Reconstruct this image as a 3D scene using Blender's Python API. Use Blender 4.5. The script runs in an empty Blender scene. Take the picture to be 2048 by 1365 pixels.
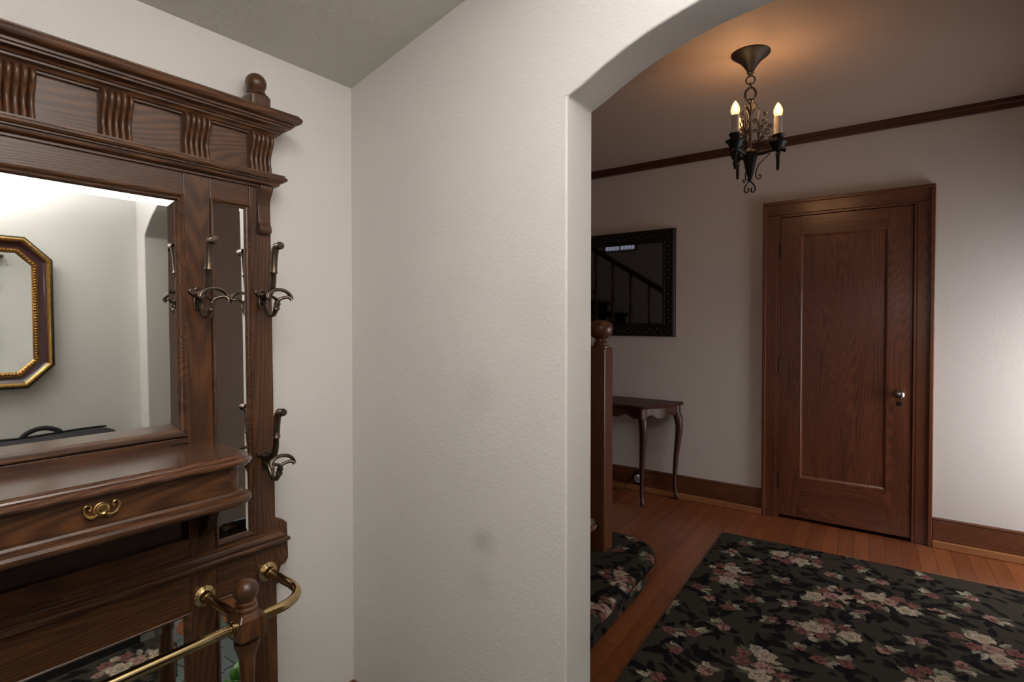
import bpy, bmesh, math, random
import numpy as np
from mathutils import Vector, Matrix
random.seed(7)
PI = math.pi
S = bpy.context.scene
COL = S.collection

# ------------------------------------------------------------------ camera
cam_d = bpy.data.cameras.new('camera')
cam_d.sensor_width = 36.0
cam_d.lens = 1108.0 / 2048.0 * 36.0
cam_d.shift_y = -20.9 / 2048.0
cam_d.clip_start = 0.02
cam = bpy.data.objects.new('camera', cam_d)
COL.objects.link(cam)
cam.location = (0, 0, 1.32)
cam.rotation_euler = (math.radians(90 - 0.91), 0, math.radians(36.2 - 90))
S.camera = cam

# ------------------------------------------------------------------ world, lights, exposure
w = bpy.data.worlds.new('dusk_sky'); S.world = w; w.use_nodes = True
w.node_tree.nodes['Background'].inputs[0].default_value = (0.42, 0.52, 0.75, 1)
w.node_tree.nodes['Background'].inputs[1].default_value = 0.6
S.view_settings.view_transform = 'Standard'
S.view_settings.look = 'None'
S.view_settings.gamma = 1.0
S.view_settings.use_curve_mapping = False
S.view_settings.exposure = 0.0

def area(name, loc, aim, sx, sy, power, color, shape='RECTANGLE'):
    d = bpy.data.lights.new(name, 'AREA'); d.shape = shape; d.size = sx; d.size_y = sy
    d.energy = power; d.color = color
    o = bpy.data.objects.new(name, d); COL.objects.link(o); o.location = loc
    v = Vector(aim) - Vector(loc)
    o.rotation_euler = v.to_track_quat('-Z', 'Z').to_euler()
    return o
# the photographer's flash head, tilted up so that its light bounces off the vestibule ceiling
sl = bpy.data.lights.new('camera_flash_bounce', 'SPOT'); sl.energy = 480.0; sl.color = (0.97, 0.965, 1.0); sl.shadow_soft_size = 0.04
sl.spot_size = math.radians(95); sl.spot_blend = 1.0
slo = bpy.data.objects.new('camera_flash_bounce', sl); COL.objects.link(slo); slo.location = (-0.12, 0.18, 1.53)
slo.rotation_euler = (Vector((0.26, 0.06, 2.25)) - Vector(slo.location)).to_track_quat('-Z', 'Y').to_euler()
# what spills forward from the same flash
fl = bpy.data.lights.new('camera_flash', 'POINT'); fl.energy = 2.0; fl.color = (1.0, 0.97, 0.95); fl.shadow_soft_size = 0.05
flo = bpy.data.objects.new('camera_flash', fl); COL.objects.link(flo); flo.location = (-0.12, 0.2, 1.52)
# daylight entering the hall through the front window of the room on the right
hw_l = area('hall_window_daylight', (3.62, -1.13, 0.90), (3.75, 1.0, 0.60), 0.72, 1.2, 17.0, (1.0, 0.97, 0.96))
hw_l.data.spread = math.radians(150)

# ------------------------------------------------------------------ materials
def srgb(r, g, b):
    f = lambda c: (c / 255 / 12.92) if c / 255 <= 0.04045 else ((c / 255 + 0.055) / 1.055) ** 2.4
    return (f(r), f(g), f(b), 1)

class NT:
    def __init__(s, name):
        s.m = bpy.data.materials.new(name); s.m.use_nodes = True
        s.t = s.m.node_tree; s.n = s.t.nodes; s.b = s.n['Principled BSDF']
    def new(s, typ, **kw):
        x = s.n.new(typ)
        for k, v in kw.items(): setattr(x, k, v)
        return x
    def link(s, a, b): s.t.links.new(a, b)
    def ramp(s, fac, stops):
        r = s.new('ShaderNodeValToRGB'); e = r.color_ramp.elements
        while len(e) < len(stops): e.new(0.5)
        for i, (p, c) in enumerate(stops): e[i].position = p; e[i].color = c if len(c) == 4 else (*c, 1)
        s.link(fac, r.inputs[0]); return r.outputs[0]
    def coord(s, scale=(1, 1, 1), kind='Object'):
        c = s.new('ShaderNodeTexCoord'); mp = s.new('ShaderNodeMapping'); mp.inputs['Scale'].default_value = scale
        s.link(c.outputs[kind], mp.inputs[0]); return mp.outputs[0]
    def noise(s, vec, scale, detail=3, rough=0.5, out=0):
        n = s.new('ShaderNodeTexNoise'); n.inputs['Scale'].default_value = scale
        n.inputs['Detail'].default_value = detail; n.inputs['Roughness'].default_value = rough
        s.link(vec, n.inputs['Vector']); return n.outputs[out]
    def math(s, op, a, b=None):
        m = s.new('ShaderNodeMath', operation=op)
        for i, v in enumerate((a, b)):
            if v is None: continue
            if isinstance(v, (int, float)): m.inputs[i].default_value = v
            else: s.link(v, m.inputs[i])
        return m.outputs[0]
    def mix(s, fac, a, b, mode='MIX'):
        m = s.new('ShaderNodeMix', data_type='RGBA', blend_type=mode)
        for sock, v in ((m.inputs[0], fac), (m.inputs[6], a), (m.inputs[7], b)):
            if isinstance(v, (int, float)): sock.default_value = v
            elif isinstance(v, tuple): sock.default_value = v
            else: s.link(v, sock)
        return m.outputs[2]
    def bump(s, h, strength=0.2, dist=0.01):
        b = s.new('ShaderNodeBump'); b.inputs['Strength'].default_value = strength; b.inputs['Distance'].default_value = dist
        s.link(h, b.inputs['Height']); s.link(b.outputs[0], s.b.inputs['Normal'])
    def set(s, **kw):
        for k, v in kw.items():
            k = k.replace('_', ' ')
            if isinstance(v, (int, float, tuple)): s.b.inputs[k].default_value = v
            else: s.link(v, s.b.inputs[k])

def wood(name, dark, mid, light, axis, rough=0.38, fig=1.0, var=0.0, coat=0.15, freq=1.0):
    t = NT(name)
    sc = [1.0, 1.0, 1.0]; sc[axis] = 0.10
    v = t.coord(tuple(sc))
    if var:
        oi = t.new('ShaderNodeObjectInfo'); va = t.new('ShaderNodeVectorMath', operation='ADD')
        vm = t.new('ShaderNodeVectorMath', operation='SCALE'); vm.inputs[0].default_value = (3.1, 7.7, 5.3)
        mm = t.math('MULTIPLY', oi.outputs['Random'], 20.0); t.link(mm, vm.inputs['Scale'])
        t.link(v, va.inputs[0]); t.link(vm.outputs[0], va.inputs[1]); v = va.outputs[0]
    big = t.noise(v, 5.0 * freq, 1.5, 0.45)
    rings = t.math('SINE', t.math('MULTIPLY', big, 300.0))
    rings = t.math('MULTIPLY_ADD', rings, 0.5); rings.node.inputs[2].default_value = 0.5
    sc2 = [1.0, 1.0, 1.0]; sc2[axis] = 0.035
    fine = t.noise(t.coord(tuple(sc2)), 420.0, 3, 0.6)
    broad = t.noise(v, 14.0, 3, 0.6)
    f = t.math('ADD', t.math('MULTIPLY', rings, 0.20 * fig), t.math('MULTIPLY', fine, 0.55))
    f = t.math('ADD', f, t.math('MULTIPLY', broad, 0.45))
    col = t.ramp(f, [(0.30, dark), (0.58, mid), (0.92, light)])
    if var:
        hv = t.new('ShaderNodeHueSaturation')
        t.link(col, hv.inputs['Color'])
        t.link(t.math('ADD', t.math('MULTIPLY', oi.outputs['Random'], var), 1.0 - var / 2), hv.inputs['Value'])
        col = hv.outputs[0]
    t.set(Base_Color=col, Roughness=rough, Coat_Weight=coat, Coat_Roughness=0.22)
    t.bump(f, 0.12, 0.004)
    return t.m

OAKD, OAKM, OAKL = srgb(36, 20, 11), srgb(72, 43, 24), srgb(114, 73, 40)
M = {}
for i, a in enumerate('xyz'):
    M['oak_' + a] = wood('dark_oak_' + a, OAKD, OAKM, OAKL, i, 0.36)
M['oak_dark'] = wood('recess_oak', srgb(30, 14, 10), srgb(52, 27, 19), srgb(70, 38, 26), 0, 0.45)
M['oak_lid'] = wood('polished_oak_lid', srgb(44, 24, 15), srgb(80, 48, 30), srgb(112, 72, 46), 0, 0.16, coat=1.0)
for i, a in enumerate('xyz'):
    M['door_' + a] = wood('door_oak_' + a, srgb(58, 29, 18), srgb(100, 55, 34), srgb(132, 77, 49), i, 0.32, 0.9, coat=0.7)
M['base'] = wood('baseboard_oak', srgb(70, 37, 22), srgb(104, 62, 38), srgb(130, 80, 50), 1, 0.4, 0.6)
M['shoe'] = wood('shoe_oak', srgb(132, 84, 52), srgb(168, 113, 72), srgb(188, 134, 90), 1, 0.42, 0.5)
M['crown'] = wood('picture_rail_wood', srgb(52, 22, 16), srgb(78, 36, 26), srgb(96, 50, 36), 1, 0.4, 0.4)
M['plank'] = wood('floor_oak', srgb(98, 50, 26), srgb(134, 76, 43), srgb(164, 102, 62), 0, 0.30, 0.45, var=0.34, coat=0.3)
M['mahog'] = wood('mahogany', srgb(36, 15, 8), srgb(66, 31, 17), srgb(92, 47, 27), 1, 0.45, 0.4, coat=0.1)
M['mahog_z'] = wood('mahogany_legs', srgb(36, 15, 8), srgb(64, 30, 16), srgb(88, 44, 25), 2, 0.48, 0.4, coat=0.1)
M['newel'] = wood('stair_oak', srgb(60, 31, 17), srgb(98, 55, 31), srgb(126, 76, 44), 2, 0.34, 0.5)
M['stair'] = wood('stair_oak_long', srgb(48, 25, 14), srgb(80, 44, 25), srgb(104, 62, 36), 1, 0.36, 0.5)

def plaster(name, col, bump=0.35, scale=95.0, smudges=()):
    t = NT(name); v = t.coord()
    n1 = t.noise(v, scale, 4, 0.55); n2 = t.noise(v, 9.0, 3, 0.5); n3 = t.noise(v, 2.2, 2, 0.5)
    c2 = tuple(x * 0.93 for x in col[:3]) + (1,)
    c = t.mix(n3, col, c2)
    if smudges:
        tc = t.new('ShaderNodeTexCoord')
        warp = t.new('ShaderNodeVectorMath', operation='ADD')
        sc = t.new('ShaderNodeVectorMath', operation='SCALE'); sc.inputs['Scale'].default_value = 0.06
        t.link(t.noise(v, 7.0, 3, 0.6, out=1), sc.inputs[0])
        t.link(tc.outputs['Object'], warp.inputs[0]); t.link(sc.outputs[0], warp.inputs[1])
        for (p, r, amt) in smudges:
            d = t.new('ShaderNodeVectorMath', operation='DISTANCE'); t.link(warp.outputs[0], d.inputs[0])
            d.inputs[1].default_value = (p[0] + 0.03, p[1] + 0.03, p[2] + 0.03)
            mr = t.new('ShaderNodeMapRange', interpolation_type='SMOOTHSTEP'); t.link(d.outputs['Value'], mr.inputs[0])
            mr.inputs[1].default_value = 0.0; mr.inputs[2].default_value = r; mr.inputs[3].default_value = amt; mr.inputs[4].default_value = 0.0
            c = t.mix(mr.outputs[0], c, srgb(120, 116, 112))
    t.set(Base_Color=c, Roughness=0.62)
    h = t.math('ADD', n1, t.math('MULTIPLY', n2, 0.5))
    t.bump(h, bump, 0.004)
    return t.m
WALLC = srgb(222, 218, 214)
M['wall'] = plaster('painted_plaster', WALLC, 0.3)
M['wall_arch'] = plaster('painted_plaster_scuffed', WALLC, 0.3, 110.0, [
    ((1.118, 0.914, 0.742), 0.06, 0.32), ((1.118, 0.735, 1.349), 0.13, 0.10), ((1.118, 0.922, 1.129), 0.09, 0.10), ((1.118, 0.922, 0.635), 0.07, 0.14)])
M['ceil'] = plaster('ceiling_plaster', srgb(204, 201, 191), 0.8, 60.0)
M['wall_hall'] = plaster('hall_plaster', srgb(220, 213, 208), 0.2, 120.0)
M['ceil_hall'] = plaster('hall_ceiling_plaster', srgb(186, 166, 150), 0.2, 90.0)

def simple(name, col, rough=0.5, metal=0.0, coat=0.0, emit=None, estr=0.0, bump=None):
    t = NT(name); t.set(Base_Color=col, Roughness=rough, Metallic=metal, Coat_Weight=coat)
    if emit: t.set(Emission_Color=emit, Emission_Strength=estr)
    if bump: t.bump(t.noise(t.coord(), bump[0], 3, 0.6), bump[1], 0.003)
    return t.m
def metal(name, c1, c2, rough, scale=40):
    t = NT(name); n = t.noise(t.coord(), scale, 3, 0.6)
    t.set(Base_Color=t.ramp(n, [(0.3, c1), (0.7, c2)]), Metallic=1.0, Roughness=rough); return t.m
M['brass'] = metal('polished_brass', srgb(190, 162, 112), srgb(212, 188, 140), 0.16)
M['antique'] = metal('antique_bronze', srgb(84, 73, 62), srgb(122, 108, 94), 0.36)
M['handle'] = metal('drawer_brass', srgb(186, 150, 92), srgb(214, 182, 126), 0.28)
M['iron'] = simple('black_wrought_iron', srgb(20, 16, 14), 0.5, 0.0, bump=(120, 0.3))
M['hinge'] = simple('blackened_hinge', srgb(34, 26, 22), 0.45, 0.6)
M['nickel'] = metal('worn_nickel', srgb(150, 140, 132), srgb(196, 188, 180), 0.25)
M['candle'] = simple('candle_sleeve', srgb(226, 220, 212), 0.6)
def mirror(name, tint, rough=0.015):
    t = NT(name); t.set(Base_Color=tint, Metallic=1.0, Roughness=rough); return t.m
M['mirror'] = mirror('silvered_glass', (0.95, 0.98, 0.96, 1))
M['mirror_old'] = mirror('dim_silvered_glass', (0.20, 0.18, 0.17, 1), 0.03)
M['gold'] = metal('gilt', srgb(150, 112, 58), srgb(204, 166, 96), 0.34, 120)
M['gold_dark'] = metal('antique_gilt', srgb(120, 78, 34), srgb(190, 140, 74), 0.4, 160)
M['burgundy'] = simple('burgundy_lacquer', srgb(58, 26, 28), 0.35, 0, 0.3)
M['ebony'] = simple('dark_carved_frame', srgb(21, 15, 12), 0.6, 0, 0.0, bump=(70, 0.6))
M['black_bag'] = simple('black_nylon', srgb(24, 24, 28), 0.75, bump=(300, 0.4))
M['slate'] = plaster('slate_tile', srgb(88, 99, 99), 0.6, 30.0)
M['grout'] = simple('grout', srgb(120, 116, 108), 0.9)
M['white_plastic'] = simple('white_plastic', srgb(226, 228, 230), 0.35)
M['black_plastic'] = simple('dark_outlet_plate', srgb(26, 20, 17), 0.5)
M['leaf'] = simple('plant_leaf', srgb(78, 128, 48), 0.4)
M['clay'] = simple('clay_pot', srgb(150, 88, 58), 0.8)
M['soil'] = simple('potting_soil', srgb(40, 30, 24), 0.95)
M['white_paint'] = simple('window_paint', srgb(214, 210, 204), 0.45)
def glow(name, col, e, s):
    return simple(name, col, 0.2, emit=e, estr=s)
M['bulb'] = glow('lit_bulb_glass', srgb(255, 190, 120), (1.0, 0.46, 0.16, 1), 1.3)
M['bulb'].node_tree.nodes['Principled BSDF'].inputs['Alpha'].default_value = 0.55
M['filament'] = glow('lit_filament', (1, 1, 1, 1), (1.0, 0.80, 0.48, 1), 40.0)
tg = NT('window_glass'); tg.set(Base_Color=(0.95, 0.97, 1, 1), Roughness=0.05, Transmission_Weight=1.0, IOR=1.1); M['glass'] = tg.m
def carpet_mat():
    t = NT('floral_carpet'); a = t.new('ShaderNodeVertexColor'); a.layer_name = 'print'
    v = t.coord()
    n = t.noise(v, 520.0, 2, 0.7)
    c = t.mix(0.55, a.outputs[0], t.ramp(n, [(0.25, (0.35, 0.35, 0.35)), (0.75, (1, 1, 1))]), 'MULTIPLY')
    t.set(Base_Color=c, Roughness=0.95, Specular_IOR_Level=0.1)
    t.bump(n, 0.6, 0.004); return t.m
M['carpet'] = carpet_mat()

# ------------------------------------------------------------------ mesh helpers
class MB:
    def __init__(s): s.V = []; s.F = []
    def add(s, vs, fs):
        b = len(s.V); s.V += [tuple(v) for v in vs]; s.F += [tuple(b + i for i in f) for f in fs]; return s
    def box(s, x0, x1, y0, y1, z0, z1):
        return s.add([(x0, y0, z0), (x1, y0, z0), (x1, y1, z0), (x0, y1, z0), (x0, y0, z1), (x1, y0, z1), (x1, y1, z1), (x0, y1, z1)],
                     [(0, 3, 2, 1), (4, 5, 6, 7), (0, 1, 5, 4), (1, 2, 6, 5), (2, 3, 7, 6), (3, 0, 4, 7)])
    def extrude(s, pts, axis, a, b):
        """polygon pts (2D in the two other axes, in order x,y,z minus axis) from a to b along axis"""
        def mk(p, t):
            l = list(p); l.insert(axis, t); return tuple(l)
        n = len(pts); vs = [mk(p, a) for p in pts] + [mk(p, b) for p in pts]
        fs = [tuple(range(n))[::-1], tuple(range(n, 2 * n))] + [(i, (i + 1) % n, n + (i + 1) % n, n + i) for i in range(n)]
        return s.add(vs, fs)
    def lathe(s, prof, c=(0, 0, 0), n=24, axis=2, flute=None):
        vs = []; fs = []
        for (r, h) in prof:
            for k in range(n):
                a = 2 * PI * k / n; p = [r * math.cos(a), r * math.sin(a)]
                if axis == 2: q = (c[0] + p[0], c[1] + p[1], c[2] + h)
                elif axis == 1: q = (c[0] + p[0], c[1] + h, c[2] + p[1])
                else: q = (c[0] + h, c[1] + p[0], c[2] + p[1])
                vs.append(q)
        for i in range(len(prof) - 1):
            for k in range(n):
                fs.append((i * n + k, i * n + (k + 1) % n, (i + 1) * n + (k + 1) % n, (i + 1) * n + k))
        fs.append(tuple(range(n))[::-1]); fs.append(tuple((len(prof) - 1) * n + k for k in range(n)))
        return s.add(vs, fs)
    def tube(s, pts, r, n=8, closed=False, flat=1.0):
        pts = [Vector(p) for p in pts]; m = len(pts)
        rs = r if isinstance(r, (list, tuple)) else [r] * m
        vs = []; fs = []; up = None
        for i, p in enumerate(pts):
            if closed: d = pts[(i + 1) % m] - pts[i - 1]
            else: d = pts[min(i + 1, m - 1)] - pts[max(i - 1, 0)]
            if d.length < 1e-9: d = Vector((0, 0, 1))
            d.normalize()
            if up is None:
                up = Vector((0, 0, 1)) if abs(d.z) < 0.9 else Vector((1, 0, 0))
            u = (up - d * up.dot(d)); u.normalize(); v = d.cross(u); up = u
            for k in range(n):
                a = 2 * PI * k / n
                vs.append(p + (u * math.cos(a) + v * math.sin(a) * flat) * rs[i])
        for i in range(m if closed else m - 1):
            j = (i + 1) % m
            for k in range(n):
                fs.append((i * n + k, i * n + (k + 1) % n, j * n + (k + 1) % n, j * n + k))
        if not closed:
            fs.append(tuple(range(n))[::-1]); fs.append(tuple((m - 1) * n + k for k in range(n)))
        return s.add(vs, fs)
    def loft(s, rings, closed=True, caps=False):
        n = len(rings[0]); vs = [p for r in rings for p in r]; fs = []
        for i in range(len(rings) - 1):
            for k in range(n if closed else n - 1):
                fs.append((i * n + k, i * n + (k + 1) % n, (i + 1) * n + (k + 1) % n, (i + 1) * n + k))
        if caps:
            fs.append(tuple(range(n))[::-1]); fs.append(tuple((len(rings) - 1) * n + k for k in range(n)))
        return s.add(vs, fs)
    def ball(s, c, r, n=16, m=10, sz=1.0):
        return s.lathe([(max(r * math.sin(PI * i / m), 1e-4), -r * sz * math.cos(PI * i / m)) for i in range(m + 1)], c, n)

def obj(name, mb, mat, parent=None, bevel=0.0, smooth=None, loc=None, rot=None, seg=2):
    me = bpy.data.meshes.new(name)
    me.from_pydata(mb.V, [], mb.F); me.validate()
    bm = bmesh.new(); bm.from_mesh(me); bmesh.ops.recalc_face_normals(bm, faces=bm.faces); bm.to_mesh(me); bm.free()
    if mat: me.materials.append(M[mat] if isinstance(mat, str) else mat)
    if smooth:
        me.polygons.foreach_set('use_smooth', [True] * len(me.polygons))
        me.set_sharp_from_angle(angle=math.radians(smooth))
    o = bpy.data.objects.new(name, me); COL.objects.link(o)
    if bevel:
        b = o.modifiers.new('bevel', 'BEVEL'); b.width = bevel; b.segments = seg; b.limit_method = 'ANGLE'; b.angle_limit = math.radians(35)
    if parent: o.parent = parent
    if loc: o.location = loc
    if rot: o.rotation_euler = rot
    return o
def smooth_curve(pts, k=4):
    out = []
    for i in range(len(pts) - 1):
        p0, p1, p2, p3 = [np.array(pts[min(max(j, 0), len(pts) - 1)]) for j in (i - 1, i, i + 1, i + 2)]
        for t in np.linspace(0, 1, k, endpoint=False):
            out.append(tuple(.5 * (2 * p1 + (p2 - p0) * t + (2 * p0 - 5 * p1 + 4 * p2 - p3) * t * t + (3 * p1 - p0 - 3 * p2 + p3) * t ** 3)))
    out.append(pts[-1]); return out
def tag(o, label=None, cat=None, group=None, kind=None):
    if label: o['label'] = label
    if cat: o['category'] = cat
    if group: o['group'] = group
    if kind: o['kind'] = kind
    return o
def struct(name, mb, mat, label=None, **kw):
    o = obj(name, mb, mat, **kw); o['kind'] = 'structure'
    if label: o['label'] = label
    return o
def thing(name, label, cat, loc=(0, 0, 0), rot=(0, 0, 0), group=None):
    o = bpy.data.objects.new(name, None); COL.objects.link(o); o.location = loc; o.rotation_euler = rot
    o.empty_display_size = 0.1
    return tag(o, label, cat, group)
def dup(o, parent=None):
    c = o.copy(); COL.objects.link(c); c.parent = parent
    for ch in list(o.children):
        g = dup(ch, c)
    return c

# ------------------------------------------------------------------ room layout (metres)
X0, X1 = 1.118, 1.240          # vestibule side and hall side of the arched wall
YL, YR = 1.447, -0.32          # hall-tree wall and the wall opposite
XD = 4.08                      # hall door wall
ZH = 2.545                     # hall ceiling
ZE = 2.055; SL = 0.24          # vestibule eave height and ceiling slope
YRG = (YL + YR) / 2
HY0, HY1 = -1.15, 4.2
XB = -1.0

# arched wall: one polygon with the opening running down to the floor
yjl, yjr = 0.660, -0.235
knots = [(0.660, 1.842), (0.622, 1.859), (0.566, 1.889), (0.494, 1.920), (0.427, 1.942), (0.360, 1.959), (0.314, 1.966), (0.25, 1.973), (0.18, 1.976), (0.10, 1.972), (0.02, 1.956), (-0.06, 1.927), (-0.14, 1.880), (-0.20, 1.828), (-0.235, 1.790)]
arc = []
for i in range(len(knots) - 1):
    p0_, p1_, p2_, p3_ = [np.array(knots[min(max(j, 0), len(knots) - 1)]) for j in (i - 1, i, i + 1, i + 2)]
    for t in (0, .25, .5, .75):
        arc.append(tuple(0.5 * (2 * p1_ + (p2_ - p0_) * t + (2 * p0_ - 5 * p1_ + 4 * p2_ - p3_) * t * t + (3 * p1_ - p0_ - 3 * p2_ + p3_) * t ** 3)))
arc.append(knots[-1])
poly = [(HY1, 0), (HY1, ZH + 0.1), (YR - 0.1, ZH + 0.1), (YR - 0.1, 0), (yjr, 0)] + arc[::-1] + [(yjl, 0)]
struct('wall_arch', MB().extrude(poly, 0, X0, X1), 'wall_arch', 'off-white plaster wall with a shallow arched opening', bevel=0.005, seg=3)
struct('wall_left', MB().box(XB - 0.1, X0 + 0.001, YL, YL + 0.12, 0, ZE + 0.5), 'wall', 'off-white plaster wall behind the oak hall tree')
struct('wall_right', MB().box(XB - 0.1, X0 + 0.001, YR - 0.12, YR, 0, ZE + 0.5), 'wall', 'off-white plaster wall carrying the octagonal mirror')
struct('wall_back', MB().box(XB - 0.12, XB, YR - 0.12, YL + 0.12, 0, 2.7), 'wall', 'off-white plaster wall behind the camera')
fd = thing('door_2', 'unseen dark oak door added behind the camera to absorb bounced light', 'door'); fd['kind'] = 'structure'; del fd['category']  # unseen dark door, added to cut the bounce low in the vestibule
obj('leaf', MB().box(XB + .001, XB + .04, 0.05, 1.0, 0.01, 2.0), 'door_z', fd, bevel=.003)
obj('casing', MB().box(XB + .001, XB + .02, -0.06, 0.045, 0, 2.1).box(XB + .001, XB + .02, 1.005, 1.11, 0, 2.1).box(XB + .001, XB + .02, 0.045, 1.005, 2.005, 2.1), 'door_z', fd, bevel=.003)
zr = ZE + SL * (YL - YRG)
struct('ceiling', MB().extrude([(YL + 0.12, ZE - SL * 0.12), (YRG, zr), (YR - 0.12, ZE - SL * 0.12), (YR - 0.12, ZE + 0.05), (YRG, zr + 0.09), (YL + 0.12, ZE + 0.05)], 0, XB - 0.1, X0 + 0.002),
       'ceil', 'sloped textured plaster ceiling above the hall tree')
# hall shell
struct('wall_far', MB().extrude([(HY0, 0), (0.004, 0), (0.004, 2.034), (0.764, 2.034), (0.764, 0), (HY1, 0), (HY1, ZH + .1), (HY0, ZH + .1)], 0, XD, XD + 0.12), 'wall_hall', 'off-white hall wall with the oak panel door')
struct('wall_hall_left', MB().box(X0, XD + 0.12, HY1, HY1 + 0.12, 0, ZH + 0.1), 'wall_hall', 'far left end wall of the hall')
wx0, wx1, wz0, wz1 = 3.18, 4.02, 0.22, 1.60
mb = MB(); mb.box(X0, wx0, HY0 - .12, HY0, 0, ZH + .1); mb.box(wx1, XD + .12, HY0 - .12, HY0, 0, ZH + .1); mb.box(wx0, wx1, HY0 - .12, HY0, 0, wz0); mb.box(wx0, wx1, HY0 - .12, HY0, wz1, ZH + .1)
struct('wall_hall_right', mb, 'wall_hall', 'right end wall of the hall, pierced by a window')
struct('wall_front', MB().box(X0, X1, HY0, YR - 0.1, 0, ZH + .1), 'wall_hall', 'hall wall beside the arched opening')
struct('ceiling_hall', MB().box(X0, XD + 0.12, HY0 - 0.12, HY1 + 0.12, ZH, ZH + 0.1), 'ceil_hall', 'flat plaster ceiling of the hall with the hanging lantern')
# window of the hall (right, out of view)
wn = MB()
for (a, b, c, d) in ((wx0, wx1, wz0, wz0 + .05), (wx0, wx1, wz1 - .05, wz1), (wx0, wx0 + .05, wz0 + .05, wz1 - .05), (wx1 - .05, wx1, wz0 + .05, wz1 - .05)):
    wn.box(a, b, HY0 - .09, HY0 - .04, c, d)
wo = struct('window_2', wn, 'white_paint', 'window at the right end of the hall letting in daylight', bevel=0.003)
obj('pane', MB().box(wx0 + .05, wx1 - .05, HY0 - .07, HY0 - .065, wz0 + .05, wz1 - .05), 'glass', wo)

# floors
fh = struct('floor', MB().box(X1, XD + 0.1, HY0, HY1, -0.06, -0.012), 'plank', 'warm oak strip floor of the hall')
ROT = math.radians(3.4); cs, sn = math.cos(ROT), math.sin(ROT)
PW = 0.078; q = -3.6; k = 0
def pl(lx, ly): return (lx * cs - ly * sn, lx * sn + ly * cs)
while q < 4.3:
    xa = (X1 + q * sn) / cs; xb = (XD + q * sn) / cs
    cuts = [xa]; c = xa + 0.35 + 1.1 * random.random()
    while c < xb - 0.3:
        cuts.append(c); c += 0.9 + 0.9 * random.random()
    cuts.append(xb)
    for a, b in zip(cuts[:-1], cuts[1:]):
        ym = pl((a + b) / 2, q)[1]
        if ym < HY0 + 0.02 or ym > HY1 - 0.06 or (ym > 2.6) : continue
        P = [pl(a + .0006, q + .0006), pl(b - .0006, q + .0006), pl(b - .0006, q + PW - .0006), pl(a + .0006, q + PW - .0006)]
        dz = -random.random() * 0.0006
        m = MB().add([(x, y, -0.012) for x, y in P] + [(x, y, dz) for x, y in P],
                     [(3, 2, 1, 0), (4, 5, 6, 7), (0, 1, 5, 4), (1, 2, 6, 5), (2, 3, 7, 6), (3, 0, 4, 7)])
        obj('plank', m, 'plank', fh)
    q += PW; k += 1
fv = struct('floor_vestibule', MB().box(XB, X1 - .002, YR, YL, -0.06, -0.006), 'grout', 'grey slate tile floor of the vestibule')
tx = XB
tile = None
while tx < X1 - 0.02:
    ty = YR
    while ty < YL - 0.02:
        x2 = min(tx + 0.30, X1); y2 = min(ty + 0.30, YL)
        obj('tile', MB().box(tx + .003, x2 - .003, ty + .003, y2 - .003, -0.006, 0.0), 'slate', fv)
        ty += 0.30
    tx += 0.30

# baseboards, picture rail
def baseboard(name, pts_box, shoe_box, label):
    o = struct(name, pts_box, 'base', label, bevel=0.006); obj('shoe_moulding', shoe_box, 'shoe', o, bevel=0.004); return o
DY0, DY1 = -0.080, 0.853         # outside of the door casing
for nm, a, b, lb in (('baseboard_far_left', DY1, HY1, 'oak baseboard between the panel door and the far end of the hall'), ('baseboard_far_right', HY0, DY0, 'oak baseboard to the right of the panel door')):
    baseboard(nm, MB().box(XD - 0.018, XD, a, b, 0.04, 0.158).box(XD - 0.022, XD, a, b, 0.157, 0.174), MB().box(XD - 0.034, XD, a, b, 0, 0.041), lb)
struct('baseboard_left', MB().box(XB, X0, YL - 0.016, YL, 0, 0.178), 'base', 'oak baseboard on the hall tree wall', bevel=0.005)
struct('baseboard_arch', MB().box(X0 - 0.016, X0, yjl + 0.01, YL - 0.016, 0, 0.178), 'base', 'oak baseboard on the arched wall', bevel=0.005)
struct('trim_1', MB().extrude([(XD, 2.490), (XD - 0.016, 2.492), (XD - 0.018, 2.515), (XD - 0.026, 2.522), (XD - 0.028, ZH), (XD, ZH)], 1, HY0, HY1), 'crown', 'dark red-brown picture moulding under the hall ceiling')

# ------------------------------------------------------------------ door_1
DX = XD - 0.02
d1 = thing('door_1', 'single-panel brown oak door with matching casing in the hall', 'door'); d1['kind'] = 'structure'
del d1['category']
cb = MB().box(DX, XD, DY0, DY0 + 0.094, 0, 2.032)
def casing_part(name, y0, y1, z0, z1, mat, inner):
    o = obj(name, MB().box(DX, XD, y0, y1, z0, z1), mat, d1, bevel=0.004)
    return o
casing_part('casing_side', DY0, 0.006, 0, 2.032, 'door_z', 0)
casing_part('casing_side', 0.762, DY1, 0, 2.032, 'door_z', 0)
casing_part('casing_head', DY0, DY1, 2.0325, 2.124, 'door_y', 0)
# back band (raised outer edge) of the casing
bb = MB(); bb.box(DX - 0.012, DX + .001, DY0, DY0 + 0.022, 0, 2.102); bb.box(DX - 0.012, DX + .001, DY1 - 0.022, DY1, 0, 2.102)
obj('back_band', bb, 'door_z', d1, bevel=0.004)
obj('back_band', MB().box(DX - 0.012, DX + .001, DY0, DY1, 2.1025, 2.124), 'door_y', d1, bevel=0.004)
js = MB(); js.box(DX + 0.002, XD + .03, 0.006, 0.020, 0, 2.032); js.box(DX + 0.002, XD + .03, 0.748, 0.762, 0, 2.032); js.box(DX + 0.002, XD + .03, 0.02, 0.748, 2.018, 2.032)
obj('light_block_panel', MB().box(XD + .121, XD + .135, -.05, .82, -.05, 2.08), 'door_z', d1)  # unseen sheet added to stop light leaking in around the door leaf
obj('jamb', js, 'door_z', d1, bevel=0.002)
SX = XD - 0.010                 # face of the door leaf
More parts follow.
